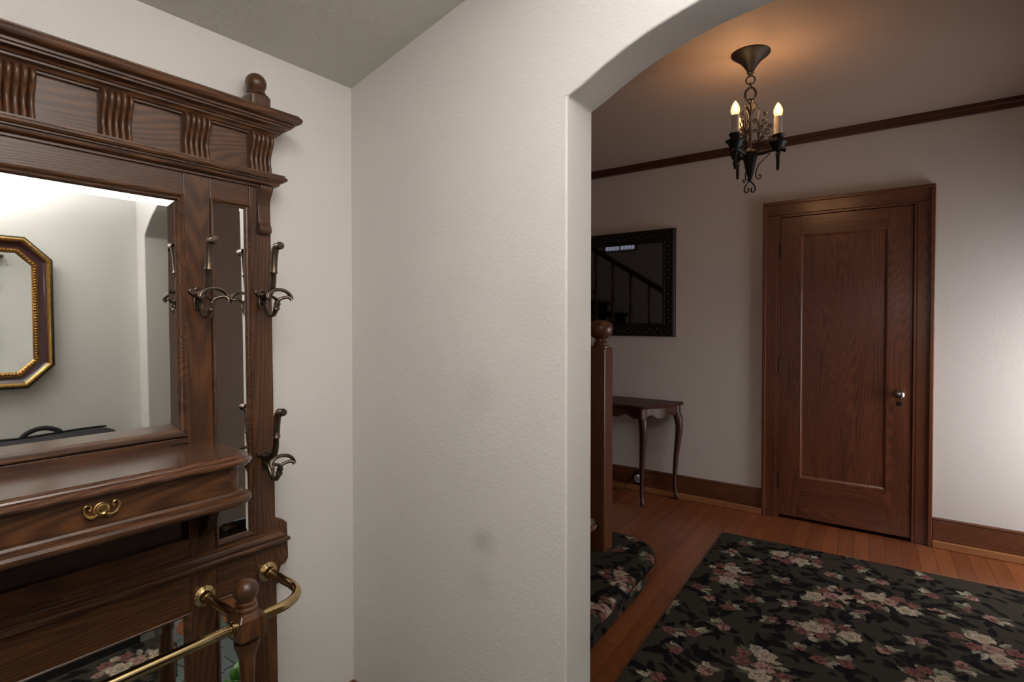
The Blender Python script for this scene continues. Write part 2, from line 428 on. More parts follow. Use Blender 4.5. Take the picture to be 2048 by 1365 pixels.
leaf = dict(y0=0.0235, y1=0.7455, z0=0.022, z1=2.0145)
py0, py1, pz0, pz1 = 0.147, 0.623, 0.284, 1.892
obj('stile', MB().box(SX, SX + .03, leaf['y0'], py0, leaf['z0'], leaf['z1']), 'door_z', d1, bevel=0.0015)
obj('stile', MB().box(SX, SX + .03, py1, leaf['y1'], leaf['z0'], leaf['z1']), 'door_z', d1, bevel=0.0015)
obj('top_rail', MB().box(SX, SX + .03, py0, py1, pz1, leaf['z1']), 'door_y', d1, bevel=0.001)
obj('bottom_rail', MB().box(SX, SX + .03, py0, py1, leaf['z0'], pz0), 'door_y', d1, bevel=0.001)
obj('panel', MB().box(SX + 0.007, SX + .03, py0, py1, pz0, pz1), 'door_z', d1)
def rect_ring(y0, y1, z0, z1, prof, xbase):
    rings = []
    for ins, dx in prof:
        rings.append([(xbase + dx, y0 + ins, z0 + ins), (xbase + dx, y1 - ins, z0 + ins), (xbase + dx, y1 - ins, z1 - ins), (xbase + dx, y0 + ins, z1 - ins)])
    return MB().loft(rings)
obj('panel_moulding', rect_ring(py0, py1, pz0, pz1, [(-0.001, -0.0005), (0.004, 0.0), (0.010, 0.004), (0.018, 0.0068)], SX), 'door_z', d1)
kx = SX
kn = obj('door_knob', MB().lathe([(0.012, 0), (0.010, -0.02), (0.012, -0.032), (0.024, -0.040), (0.0285, -0.050), (0.026, -0.060), (0.014, -0.066), (0.001, -0.067)], (kx, 0.083, 0.884), 24, 0), 'nickel', d1, smooth=50)
kn['label'] = 'worn nickel door knob'
obj('knob_rosette', MB().lathe([(0.026, 0), (0.026, -0.004), (0.018, -0.007), (0.012, -0.008)], (kx, 0.083, 0.884), 24, 0), 'nickel', d1, smooth=40)
ks = obj('keyhole_plate', MB().lathe([(0.014, 0), (0.014, -0.003), (0.009, -0.005)], (kx, 0.083, 0.826), 20, 0), 'hinge', d1, smooth=40)
obj('keyhole', MB().box(kx - 0.0062, kx - 0.004, 0.081, 0.085, 0.820, 0.832), 'black_plastic', ks)
for hz in (1.80, 1.022, 0.252):
    h = obj('hinge', MB().lathe([(0.0055, -0.045), (0.0055, 0.045)], (SX - 0.004, 0.7475, hz), 12), 'hinge', d1, smooth=40)
    obj('hinge_pin', MB().ball((SX - 0.004, 0.7475, hz + 0.05), 0.006, 10, 6).ball((SX - 0.004, 0.7475, hz - 0.05), 0.006, 10, 6), 'hinge', h, smooth=60)

# ------------------------------------------------------------------ carpet print (painted once, read by every carpet mesh)
RES = 0.004; CW = 3.0; NP = int(CW / RES)
OX, OY = 1.0, -1.3                       # world position of print origin
rng = np.random.default_rng(5)
canvas = np.empty((NP, NP, 3), np.float32)
def lin(r, g, b): return np.array(srgb(r, g, b)[:3], np.float32)
canvas[:] = lin(64, 59, 50)
def patch(x, y, rad):
    i0 = int((x - OX - rad) / RES); i1 = int((x - OX + rad) / RES) + 1; j0 = int((y - OY - rad) / RES); j1 = int((y - OY + rad) / RES) + 1
    i0 = max(i0, 0); j0 = max(j0, 0); i1 = min(i1, NP); j1 = min(j1, NP)
    if i0 >= i1 or j0 >= j1: return None
    gx, gy = np.meshgrid(np.arange(i0, i1) * RES + OX - x, np.arange(j0, j1) * RES + OY - y, indexing='ij')
    return (slice(i0, i1), slice(j0, j1)), gx, gy
def put(sl, mask, colr):
    c = canvas[sl]; m = np.clip(mask, 0, 1)[..., None]; c[...] = c * (1 - m) + colr * m
def leafp(x, y, ang, ln, wd, col, vein=None):
    r = patch(x, y, ln)
    if r is None: return
    sl, gx, gy = r
    u = gx * math.cos(ang) + gy * math.sin(ang); v = -gx * math.sin(ang) + gy * math.cos(ang)
    t = u / ln
    prof = wd * np.sqrt(np.clip(t, 0, 1)) * np.clip(1 - t, 0, 1) * 2.2
    m = ((np.abs(v) < prof) & (t > 0) & (t < 1)).astype(np.float32)
    shade = 0.75 + 0.5 * np.clip(v / (wd + 1e-6), -0.5, 0.5) + 0.15 * np.sin(t * 22)
    put(sl, m, col * np.clip(shade, 0.35, 1.25)[..., None])
    if vein is not None:
        put(sl, (np.abs(v) < 0.0022) * m * 0.7, vein)
def rose(x, y, r, base, deep, speckle=0.0):
    q_ = patch(x, y, r * 1.25)
    if q_ is None: return
    sl, gx, gy = q_
    a = np.arctan2(gy, gx); d = np.hypot(gx, gy); ph = rng.random() * 6.28
    edge = r * (0.90 + 0.12 * np.sin(5 * a + ph) + 0.07 * np.sin(9 * a + 2 * ph))
    t = d / edge
    swirl = np.sin(t * 15 + 1.8 * np.sin(2.5 * a + ph) + 1.4 * np.sin(4 * a + 2 * ph))
    k_ = 0.62 + 0.36 * swirl - 0.35 * np.exp(-(t / 0.3) ** 2) + 0.15 * t
    if speckle:
        nz = rng.random(t.shape); nz = (nz + np.roll(nz, 1, 0) + np.roll(nz, 1, 1) + np.roll(nz, (1, 1), (0, 1))) / 4
        k_ = k_ + speckle * (nz - 0.5) * 3.2
    k_ = np.clip(k_, 0, 1)
    col = deep * (1 - k_[..., None]) + base * k_[..., None]
    put(sl, (t < 1).astype(np.float32), col)
CREAM, TAN, ROSE, DEEP, PINK = lin(208, 192, 168), lin(112, 88, 72), lin(146, 98, 92), lin(72, 40, 40), lin(188, 150, 138)
LEAFA, LEAFB, BLACK, NAVY = lin(172, 168, 148), lin(108, 108, 86), lin(24, 22, 25), lin(38, 35, 34)
def dark_leaves(x, y, rad, n):
    for _ in range(n):
        a = rng.random() * 6.28; d = rad * (0.2 + 0.8 * rng.random())
        leafp(x + d * math.cos(a), y + d * math.sin(a), a + rng.normal() * .8, 0.05 + .05 * rng.random(), 0.014 + .012 * rng.random(), BLACK if rng.random() < .7 else NAVY)
def big(x, y, s=1.0, ang=None):
    ang = rng.random() * 6.28 if ang is None else ang
    ex, ey = math.cos(ang), math.sin(ang)
    def at(u, v): return x + (u * ex - v * ey) * s, y + (u * ey + v * ex) * s
    dark_leaves(x, y, 0.19 * s, 24)
    for k_ in range(17):
        a = k_ * 2 * PI / 17 + rng.normal() * .22; px, py = at(.085 * math.cos(a), .050 * math.sin(a))
        leafp(px, py, ang + a + rng.normal() * .5, (0.038 + .034 * rng.random()) * s, 0.015 * s, (LEAFA, LEAFB, CREAM, LEAFB)[k_ % 4], LEAFB)
    for u, v, r, c1, c2, sp in ((.105, .02, .030, ROSE, DEEP, .8), (.035, .062, .034, ROSE, DEEP, .8), (-.03, -.062, .034, ROSE, DEEP, .8), (-.115, .022, .026, LEAFA, LEAFB, .5),
                                (-.07, .035, .046, CREAM, TAN, .25), (.0, .0, .042, PINK, DEEP, .6), (.058, -.032, .046, CREAM, TAN, .25), (-.095, -.035, .028, ROSE, DEEP, .9), (.118, -.05, .022, PINK, DEEP, .7), (.09, .065, .020, CREAM, TAN, .4)):
        rose(*at(u + rng.normal() * .008, v + rng.normal() * .008), r * s, c1, c2, sp)
def small(x, y, s=1.0):
    ang = rng.random() * 6.28
    dark_leaves(x, y, 0.07 * s, 6)
    for k_ in range(3):
        a = ang + (k_ - 1) * 0.85 + rng.normal() * .2
        leafp(x, y, a, (0.050 + .030 * rng.random()) * s, 0.020 * s, (LEAFA, CREAM, LEAFB)[k_], LEAFB)
    leafp(x, y, ang + PI + rng.normal() * .5, 0.042 * s, 0.016 * s, LEAFB)
    rose(x - .012 * s * math.cos(ang), y - .012 * s * math.sin(ang), 0.029 * s, PINK if rng.random() < .4 else ROSE, DEEP, .8)
    rose(x + .012 * s * math.sin(ang), y - .012 * s * math.cos(ang), 0.018 * s, ROSE, DEEP, .8)
for _ in range(1150):
    x, y = OX + CW * rng.random(), OY + CW * rng.random()
    leafp(x, y, rng.random() * 6.28, 0.03 + .045 * rng.random(), 0.009 + .012 * rng.random(), NAVY if rng.random() < .5 else BLACK)
# where each bouquet stands on the hall floor, read from the photograph by ray onto the floor plane
fwd = Vector((math.cos(math.radians(36.2)) * math.cos(math.radians(.91)), math.sin(math.radians(36.2)) * math.cos(math.radians(.91)), -math.sin(math.radians(.91))))
rgt = fwd.cross(Vector((0, 0, 1))).normalized(); upv = rgt.cross(fwd)
def floor_at(px, py, z=0.01):
    d = fwd + rgt * ((px - 1024) / 1108) - upv * ((py - 661.6) / 1108); t = (z - 1.32) / d.z
    return d.x * t, d.y * t
placed = []
bigs = [(1465, 1150), (1590, 1118), (1662, 1195), (1776, 1206), (1655, 1262), (1525, 1335), (1985, 1300), (1862, 1372)]
smalls = [(1490, 1088), (1466, 1104), (1516, 1125), (1437, 1160), (1568, 1164), (1415, 1195), (1506, 1200), (1584, 1208), (1336, 1210),
          (1725, 1227), (1860, 1190), (1940, 1195), (1935, 1218), (1880, 1225), (1712, 1112), (1665, 1150), (1722, 1137), (1760, 1164),
          (1545, 1241), (1443, 1252), (1388, 1265), (1352, 1298), (1595, 1298), (1645, 1322), (1690, 1326), (1770, 1300), (1840, 1285),
          (1412, 1340), (1310, 1355), (1930, 1335), (1330, 1215), (1345, 1262), (1990, 1240), (1850, 1155), (1400, 1175), (1460, 1215)]
for p in bigs: placed.append((*floor_at(*p), .2)); 
for p in smalls: placed.append((*floor_at(*p), .1))
for p in smalls: small(*floor_at(*p))
for p in bigs: big(*floor_at(*p))
# step bouquets
stepz = 0.16
for p, bg in (((1240, 1158), 1), ((1272, 1080), 0), ((1298, 1114), 0), ((1240, 1100), 0), ((1205, 1215), 1)):
    x, y = floor_at(*p, z=stepz); placed.append((x, y, .2 if bg else .1)); (big(x, y, .75) if bg else small(x, y))
tries = 0
while tries < 2500:
    tries += 1
    x, y = OX + CW * rng.random(), OY + CW * rng.random()
    inview = (1.75 < x < 3.55 and -0.45 < y < 1.3)
    isb = rng.random() < .4; rr = .17 if isb else .09
    if all(math.hypot(x - a, y - b) > rr + c for a, b, c in placed) and not (inview and isb):
        placed.append((x, y, rr + .02)); (big(x, y) if isb else small(x, y))
def sample(u, v):
    i = np.clip(((np.asarray(u) - OX) / RES).astype(int) % NP, 0, NP - 1); j = np.clip(((np.asarray(v) - OY) / RES).astype(int) % NP, 0, NP - 1)
    return canvas[i, j]
def carpet_grid(name, P, UV, parent=None):
    """P: (n,m,3) positions, UV: (n,m,2) print coordinates"""
    n, m = P.shape[:2]
    me = bpy.data.meshes.new(name)
    idx = np.arange(n * m).reshape(n, m)
    f = np.stack([idx[:-1, :-1], idx[1:, :-1], idx[1:, 1:], idx[:-1, 1:]], -1).reshape(-1, 4)
    me.vertices.add(n * m); me.vertices.foreach_set('co', P.reshape(-1).astype(np.float32))
    me.loops.add(f.size); me.loops.foreach_set('vertex_index', f.reshape(-1).astype(np.int32))
    me.polygons.add(len(f)); me.polygons.foreach_set('loop_start', np.arange(0, f.size, 4, dtype=np.int32))
    me.update(calc_edges=True)
    c = sample(UV[..., 0], UV[..., 1]).reshape(-1, 3); c4 = np.ones((len(c), 4), np.float32); c4[:, :3] = c
    at = me.color_attributes.new('print', 'FLOAT_COLOR', 'POINT'); at.data.foreach_set('color', c4.reshape(-1))
    me.polygons.foreach_set('use_smooth', [True] * len(me.polygons))
    me.materials.append(M['carpet'])
    o = bpy.data.objects.new(name, me); COL.objects.link(o)
    if parent: o.parent = parent
    return o
def flat_rug(name, cx, cy, ang, lx, ly, shift=(0, 0), h=0.009, step=0.0045):
    """rug with its corner at (cx,cy): runs lx along -X and ly along -Y, edges turned down to the floor"""
    nx, ny = int(lx / step), int(ly / step)
    a = np.concatenate([[-0.0005, -0.0003], np.linspace(0, lx, nx), [lx + .0003, lx + .0005]]); b = np.concatenate([[-0.0005, -0.0003], np.linspace(0, ly, ny), [ly + .0003, ly + .0005]])
    A, B = np.meshgrid(a, b, indexing='ij')
    Z = np.full(A.shape, h); Z[0, :] = Z[-1, :] = Z[:, 0] = Z[:, -1] = 0.0005
    c_, s_ = math.cos(ang), math.sin(ang)
    X = cx - A * c_ + B * s_; Y = cy - A * s_ - B * c_
    return carpet_grid(name, np.stack([X, Y, Z], -1), np.stack([X + shift[0], Y + shift[1]], -1))
r1 = flat_rug('area_rug', 3.545, 0.966, math.radians(3.0), 2.16, 2.0)
tag(r1, 'large dark floral rug with pink and cream roses on the oak hall floor', 'rug')
fbx, fby = floor_at(*bigs[5])
r2 = flat_rug('door_mat_rug', 1.03, 0.47, 0.0, 1.35, 0.58, (fbx - 0.88, fby - 0.24))
tag(r2, 'small dark floral rug on the slate floor, seen in the hall tree mirror', 'rug')

# ------------------------------------------------------------------ staircase
st = thing('staircase', 'carpeted staircase with oak newel post, behind the arched wall', 'staircase', (0, 0, 0))
NSX, NSY, NW = 2.547, 1.304, 0.047
RISE, RUN = 0.16, 0.262
ya = 1.07
# first step with rounded end: sheet draped over tread, nosing and riser
outl = []
for x in np.arange(X1 + 0.005, 2.52, 0.0055): outl.append((x, 1.05 + (x - 1.98) * 0.05, x, 1.36, 0.0, -1.0))
cx_, cy_, rr_ = 2.56, 1.285, 0.205
for k in range(0, 81):
    a = -PI / 2 + PI * 1.0 * k / 80
    outl.append((cx_ + rr_ * math.cos(a), cy_ + rr_ * math.sin(a), cx_, cy_ + (0.075 * (1 - math.cos(a + PI/2)) / 2 if False else 0), math.cos(a), math.sin(a)))
rows = [(t, None, None) for t in np.linspace(0, 1, 46)]
drop = [(0.016, 0.1598), (0.030, 0.157), (0.042, 0.150), (0.049, 0.140), (0.050, 0.128), (0.046, 0.117), (0.037, 0.108), (0.024, 0.100), (0.012, 0.088), (0.004, 0.07)] + [(0.0, z) for z in np.linspace(0.064, 0.0, 14)]
P = np.zeros((len(outl), len(rows) + len(drop), 3)); UV = np.zeros((len(outl), len(rows) + len(drop), 2))
for i, (ox, oy, qx, qy, nx_, ny_) in enumerate(outl):
    for j, (t, _, _) in enumerate(rows):
        P[i, j] = (qx + (ox - qx) * t, qy + (oy - qy) * t, stepz); UV[i, j] = P[i, j, :2]
    s_ = 0; px_, pz_ = 0.0, stepz
    for j, (o_, z_) in enumerate(drop):
        s_ += math.hypot(o_ - px_, z_ - pz_); px_, pz_ = o_, z_
        P[i, len(rows) + j] = (ox + nx_ * o_, oy + ny_ * o_, z_); UV[i, len(rows) + j] = (ox + nx_ * s_, oy + ny_ * s_)
carpet_grid('starting_step', P, UV, st)
NST = 11
for i in range(1, NST):
    y = ya + RUN * i; z0 = RISE * i; z1 = z0 + RISE
    prof = [(y, z0)] + [(y, z0 + t) for t in np.linspace(0.01, 0.09, 8)] + [(y - .012, z1 - .06), (y - .03, z1 - .05), (y - .042, z1 - .038), (y - .046, z1 - .025), (y - .042, z1 - .012), (y - .03, z1 - .003), (y - .015, z1)] + [(y + t, z1) for t in np.linspace(0.0, RUN, 24)]
    fx = 0.02 if i > 1 else 0.0055
    xs = np.arange(X1 + 0.005, 2.497, fx); xs = np.append(xs, 2.497)
    P = np.zeros((len(xs), len(prof), 3)); UV = np.zeros((len(xs), len(prof), 2))
    s_ = 0; last = prof[0]
    for j, (yy, zz) in enumerate(prof):
        s_ += math.hypot(yy - last[0], zz - last[1]); last = (yy, zz)
        P[:, j, 0] = xs; P[:, j, 1] = yy; P[:, j, 2] = zz
        UV[:, j, 0] = xs; UV[:, j, 1] = 1.36 + 0.42 * i + s_
    carpet_grid('step', P, UV, st)
# stringer panel, handrail, balusters, newel
slope = RISE / RUN
zs0 = 0.34
yend = ya + RUN * NST
obj('stringer', MB().extrude([(NSY + NW, 0), (yend, 0), (yend, zs0 + slope * (yend - NSY)), (NSY + NW, zs0 + slope * NW)], 0, 2.50, 2.575), 'stair', st, bevel=0.004)
capz = lambda y: zs0 + slope * (y - NSY)
obj('stringer_cap', MB().extrude([(NSY + NW, capz(NSY + NW)), (yend, capz(yend)), (yend, capz(yend) + .025), (NSY + NW, capz(NSY + NW) + .025)], 0, 2.488, 2.587), 'stair', st, bevel=0.006)
rz = lambda y: 1.10 + slope * (y - NSY)
obj('handrail', MB().extrude([(NSY + NW, rz(NSY + NW)), (yend, rz(yend)), (yend, rz(yend) + .06), (NSY + NW, rz(NSY + NW) + .06)], 0, 2.512, 2.582), 'stair', st, bevel=0.015, seg=3)
yb = NSY + NW + 0.10
bal0 = None
while yb < yend - 0.05:
    z0 = capz(yb) + 0.02; z1 = rz(yb) + 0.01; hgt = z1 - z0
    if bal0 is None:
        prof = [(0.018, 0), (0.018, .12), (.012, .13), (.017, .15), (.011, .17), (.016, .24), (.02, .32), (.014, .42), (.010, .50), (.014, .52), (.010, .535), (.017, .55), (.017, hgt)]
        bal0 = obj('baluster', MB().lathe(prof, (0, 0, 0), 14), 'newel', st, smooth=40, loc=(NSX, yb, z0))
    else:
        b_ = bal0.copy(); COL.objects.link(b_); b_.parent = st; b_.location = (NSX, yb, z0)
    yb += 0.21
nb = obj('newel_post', MB().box(NSX - NW, NSX + NW, NSY - NW, NSY + NW, stepz - .002, 1.188), 'newel', st, bevel=0.006)
prof = [(0.040, 1.186), (0.041, 1.196), (0.034, 1.203), (0.036, 1.211), (0.029, 1.222), (0.027, 1.232), (0.038, 1.240), (0.052, 1.250), (0.060, 1.268), (0.0625, 1.286), (0.059, 1.304), (0.047, 1.319), (0.028, 1.327), (0.001, 1.329)]
fb = obj('newel_ball', MB().lathe(prof, (NSX, NSY, 0), 32), 'newel', nb, smooth=35)
fb['label'] = 'turned ball cap on the newel post'

# small high window on the stair wall, glimpsed in the dark mirror
ww = struct('window_1', MB().box(X1, X1 + .02, 3.00, 3.48, 2.26, 2.285).box(X1, X1 + .02, 3.00, 3.48, 2.345, 2.37).box(X1, X1 + .02, 3.0, 3.03, 2.285, 2.345).box(X1, X1 + .02, 3.45, 3.48, 2.285, 2.345).box(X1, X1 + .02, 3.23, 3.25, 2.285, 2.345), 'stair', 'tiny high stair window with two lights')
tw = glow('daylit_leaded_glass', (0.6, 0.7, 0.9, 1), (0.62, 0.72, 1.0, 1), 1.2)
for a, b in ((3.03, 3.23), (3.25, 3.45)):
    obj('pane', MB().box(X1 + .003, X1 + .008, a, b, 2.285, 2.345), tw, ww)
    ld = MB()
    for k in range(1, 4): ld.box(X1 + .008, X1 + .012, a + k * .05 - .003, a + k * .05 + .003, 2.285, 2.345)
    obj('leading', ld, 'iron', ww)
# ------------------------------------------------------------------ hall tree
LEAN = math.radians(1.0)
ht = thing('hall_tree', 'tall dark oak hall tree with mirrors, coat hooks, drawer and brass rails', 'hall tree', (0.2145, 1.38 - 1.25 * math.sin(LEAN), 0), (-LEAN, 0, 0))
W = 0.596; BK = 0.045
def bx(name, x0, x1, z0, z1, mat, y0=0.0, y1=0.03, bevel=0.0015, parent=None):
    return obj(name, MB().box(x0, x1, y0, y1, z0, z1), mat, parent or ht, bevel=bevel)
obj('back_board', MB().box(-W + .004, W - .004, 0.031, BK, 0.02, 1.80), 'oak_dark', ht)
for sg in (1, -1):
    def sp(name, a, b, z0, z1, mat): bx(name, min(sg * a, sg * b), max(sg * a, sg * b), z0, z1, mat)
    sp('outer_stile', .5385, W, 0.0, 1.671, 'oak_z')
    sp('inner_stile', .3805, .4400, 0.0, 1.671, 'oak_z')
    sp('short_rail', .4402, .5383, 1.620, 1.671, 'oak_x')
    sp('short_rail', .4402, .5383, 0.645, 0.774, 'oak_x')
    sp('short_rail', .4402, .5383, 0.0, 0.155, 'oak_x')
bx('top_rail', -.3803, .3803, 1.618, 1.671, 'oak_x')
bx('middle_rail', -.3803, .3803, 0.940, 1.050, 'oak_x')
bx('lower_rail', -.3803, .3803, 0.640, 0.812, 'oak_x')
bx('bottom_rail', -.3803, .3803, 0.0, 0.155, 'oak_x')
bx('recess_panel', -.372, .372, 0.805, 0.945, 'oak_dark', 0.018, 0.030)
def ring_y(x0, x1, z0, z1, prof):
    rings = []
    for ins, y in prof:
        rings.append([(x0 + ins, y, z0 + ins), (x1 - ins, y, z0 + ins), (x1 - ins, y, z1 - ins), (x0 + ins, y, z1 - ins)])
    return MB().loft(rings)
def mirror_panel(name, x0, x1, z0, z1, fw, bev=0.016, slope_=0.07):
    fr = obj(name + '_frame' if False else 'frame_moulding', ring_y(x0, x1, z0, z1, [(0.0, 0.002), (0.0, -0.004), (fw * .22, -0.006), (fw * .42, -0.0035), (fw * .5, -0.0005), (fw * .72, 0.001), (fw * .8, 0.004), (fw, 0.010)]), 'oak_x', ht, smooth=30)
    gx0, gx1, gz0, gz1 = x0 + fw - .001, x1 - fw + .001, z0 + fw - .001, z1 - fw + .001
    m = MB().add([(gx0 + bev, .0075, gz0 + bev), (gx1 - bev, .0075, gz0 + bev), (gx1 - bev, .0075, gz1 - bev), (gx0 + bev, .0075, gz1 - bev)], [(0, 1, 2, 3)])
    g = obj(name, m, 'mirror', ht)
    g2 = MB(); d = .0075 + bev * slope_
    o = [(gx0, d, gz0), (gx1, d, gz0), (gx1, d, gz1), (gx0, d, gz1)]; i_ = [(gx0 + bev, .0075, gz0 + bev), (gx1 - bev, .0075, gz0 + bev), (gx1 - bev, .0075, gz1 - bev), (gx0 + bev, .0075, gz1 - bev)]
    g2.loft([o, i_]); obj('bevelled_edge', g2, 'mirror', g)
    return g
gm = mirror_panel('mirror_glass', -.3805, .3805, 1.053, 1.618, .0175); gm['label'] = 'large bevelled mirror'
mirror_panel('mirror_glass', -.3805, .3805, .155, .640, .0125)
for sg in (1, -1):
    a, b = sorted((sg * .440, sg * .5385))
    mirror_panel('side_mirror_glass', a, b, .774, 1.620, .0125, .007, .015)
    mirror_panel('side_mirror_glass', a, b, .155, .645, .0125, .007, .015)
def u_mould(prof, wv, yb, cap=True):
    rings = []
    for o, z in prof:
        rings.append([(-wv - o, yb, z), (-wv - o, -o, z), (wv + o, -o, z), (wv + o, yb, z)])
    m = MB(); m.loft(rings, closed=True)
    if cap:
        m.add(rings[0], [(0, 1, 2, 3)]); m.add(rings[-1], [(3, 2, 1, 0)])
    return m
obj('cornice', u_mould([(0, 1.803), (.008, 1.803), (.008, 1.808), (.013, 1.808), (.016, 1.813), (.022, 1.817), (.022, 1.822), (.026, 1.822), (.0285, 1.826), (.034, 1.829), (.040, 1.8305), (.040, 1.836), (.045, 1.836), (.045, 1.842), (.051, 1.8425), (.057, 1.8455), (.060, 1.850), (.061, 1.855), (.059, 1.860), (.055, 1.863), (.055, 1.866), (.020, 1.867)], W, BK), 'oak_x', ht, smooth=24)
obj('frieze', MB().box(-W + .002, W - .002, 0.0, BK - .01, 1.706, 1.8035), 'oak_x', ht)
obj('frieze_ledge', u_mould([(0, 1.670), (.006, 1.670), (.006, 1.675), (.011, 1.676), (.016, 1.679), (.018, 1.684), (.018, 1.687), (.024, 1.687), (.024, 1.690), (.029, 1.691), (.032, 1.695), (.031, 1.700), (.027, 1.703), (.027, 1.707), (0.0, 1.7075)], W, BK - .003), 'oak_x', ht, smooth=24)
obj('base_moulding', u_mould([(0, .722), (.006, .722), (.006, .727), (.012, .729), (.016, .733), (.016, .736), (.022, .7365), (.026, .740), (.0265, .745), (.023, .749), (.018, .749), (.018, .753), (.014, .756), (.010, .762), (.006, .763), (.006, .769), (0, .769)], W, BK - .003), 'oak_x', ht, smooth=24)
# fluted corbels
def corbel():
    prof = [(.0265, 1.8035), (.0300, 1.797), (.0315, 1.789), (.0295, 1.780), (.0245, 1.769), (.0185, 1.757), (.0150, 1.746), (.0145, 1.735), (.0165, 1.724), (.0190, 1.7155), (.0200, 1.7065)]
    n = 40; m = MB(); rows = []
    for d, z in prof:
        row = [(-.030, 0.002, z)]
        for k in range(n + 1):
            u = k / n; reed = abs(math.sin(PI * 5 * u)) ** 0.5
            row.append((-.030 + .060 * u, -(d - .0065 + .0080 * reed), z))
        row.append((.030, 0.002, z)); rows.append(row)
    m.loft(rows, closed=True, caps=True); return m
c0 = None
for x in (.080, .2435, .4055, .5635):
    for sg in (1, -1):
        if c0 is None: c0 = obj('corbel', corbel(), 'oak_z', ht, smooth=50, loc=(x, 0, 0))
        else:
            c = c0.copy(); COL.objects.link(c); c.parent = ht; c.location = (sg * x, 0, 0)
# slim brackets under the ledge, on the outer stiles
for sg in (1, -1):
    x = sg * .573
    pr = [(0.001, 1.671), (-.026, 1.671), (-.027, 1.662), (-.022, 1.652), (-.014, 1.640), (-.009, 1.622), (-.0095, 1.600), (-.011, 1.578), (-.017, 1.566), (-.019, 1.558), (-.016, 1.551), (-.004, 1.548), (0.001, 1.550)]
    obj('ledge_bracket', MB().extrude(pr, 0, x - .016, x + .016), 'oak_z', ht, bevel=0.0015)
    ear = [(.594, .800), (.604, .797), (.610, .788), (.618, .789), (.632, .776), (.634, .680), (.626, .667), (.612, .664), (.606, .646), (.604, .622), (.594, .612)]
    obj('side_ear', MB().extrude([(sg * a, z) for a, z in ear], 1, .004, .028), 'oak_z', ht, bevel=0.002)
    # finials
    fx = sg * .567
    fbk = MB(); fw_ = .027
    fbk.loft([[(fx - w_, .010 - w_, z), (fx + w_, .010 - w_, z), (fx + w_, .010 + w_, z), (fx - w_, .010 + w_, z)] for w_, z in ((fw_, 1.864), (fw_, 1.904), (.020, 1.917))], caps=True)
    f = obj('finial_block', fbk, 'oak_z', ht, bevel=0.007)
    obj('finial_ball', MB().lathe([(.021, 1.916), (.023, 1.920), (.021, 1.924), (.0165, 1.926), (.018, 1.929)] + [(max(.0262 * math.sin(a), .0005), 1.943 - .0262 * math.cos(a)) for a in np.linspace(.8, PI, 12)], (fx, .010, 0), 24), 'oak_z', f, smooth=40)
# lid and drawer box
def rr_plan(hw_, yf, r, o, z, n=8):
    pts = [(-hw_ - o, 0.0, z)]
    for k in range(n + 1):
        a = PI + (PI / 2) * k / n
        pts.append((-hw_ + r + (r + o) * math.cos(a), yf + r + (r + o) * math.sin(a), z))
    for k in range(n + 1):
        a = -PI / 2 + (PI / 2) * k / n
        pts.append((hw_ - r + (r + o) * math.cos(a), yf + r + (r + o) * math.sin(a), z))
    pts.append((hw_ + o, 0.0, z)); return pts
lid = obj('lid', MB().loft([rr_plan(.402, -.212, .03, o, z) for o, z in ((.0, 1.0115), (.012, 1.0115), (.018, 1.0125), (.024, 1.0155), (.0265, 1.020), (.0255, 1.0245), (.0225, 1.0270), (.0190, 1.0272), (.0190, 1.0295), (.0175, 1.0325), (.0145, 1.0348), (.010, 1.0350), (.010, 1.0365))], caps=True), 'oak_lid', ht, smooth=24)
for sg in (1, -1):
    hg = obj('hinge', MB().box(sg * .362 - .018, sg * .362 + .018, -.012, -.0005, 1.036, 1.0375), 'hinge', lid, bevel=.0005)
    obj('hinge_knuckle', MB().lathe([(.0025, -.018), (.0025, .018)], (sg * .362, -.002, 1.039), 10, 0), 'hinge', hg) if False else None
box = obj('drawer_box', MB().loft([rr_plan(.402, -.212, .03, 0, z) for z in (.955, 1.013)], caps=True), 'oak_x', ht, smooth=35)
obj('drawer_moulding', MB().loft([rr_plan(.402, -.212, .03, o, z) for o, z in ((.0, .927), (.012, .927), (.019, .930), (.0235, .935), (.0245, .9405), (.022, .946), (.017, .9485), (.012, .9485), (.012, .9515), (.008, .9525), (.005, .9565), (.005, .9585), (0, .9585))], caps=True), 'oak_x', ht, smooth=24)
df = obj('drawer_front', MB().box(-.372, .372, -.2145, -.200, .9585, 1.0110), 'oak_x', ht, bevel=0.0012)
def pull(cx):
    m = MB(); z0 = .985; y = -.2185
    m.lathe([(.0125, 0), (.0125, -.003), (.008, -.005), (.004, -.005)], (cx, -.2145, z0), 20, 1)
    pl_ = [(-.011, -.003), (-.007, .010), (.0, .012), (.007, .010), (.011, -.003), (.007, -.012), (0, -.010), (-.007, -.012)]
    m.extrude([(cx + a, z0 + b) for a, b in pl_], 1, -.2175, -.2145)
    m.tube([(cx + .0075 * math.cos(a), -.2205, z0 + .001 + .0085 * math.sin(a)) for a in np.linspace(0, 2 * PI, 19)[:-1]], .0028, 7, closed=True)
    for sg in (1, -1):
        P = smooth_curve([(.005, -.004), (.011, -.009), (.018, -.009), (.0245, -.003), (.0265, .005), (.0235, .011), (.0185, .0105), (.0165, .006), (.019, .003)], 3)
        m.tube([(cx + sg * a, y - .001, z0 + b) for a, b in P], [.0030] * 8 + [.0024] * (len(P) - 8), 7)
        m.tube([(cx + sg * .007, y, z0 - .008), (cx + sg * .011, y, z0 - .014), (cx + sg * .016, y, z0 - .015)], [.0030, .0024, .0010], 6)
    return m
for cx in (.142, -.142):
    h = obj('drawer_pull', pull(cx), 'handle', df, smooth=50); h['label'] = 'scrolled brass drawer pull'
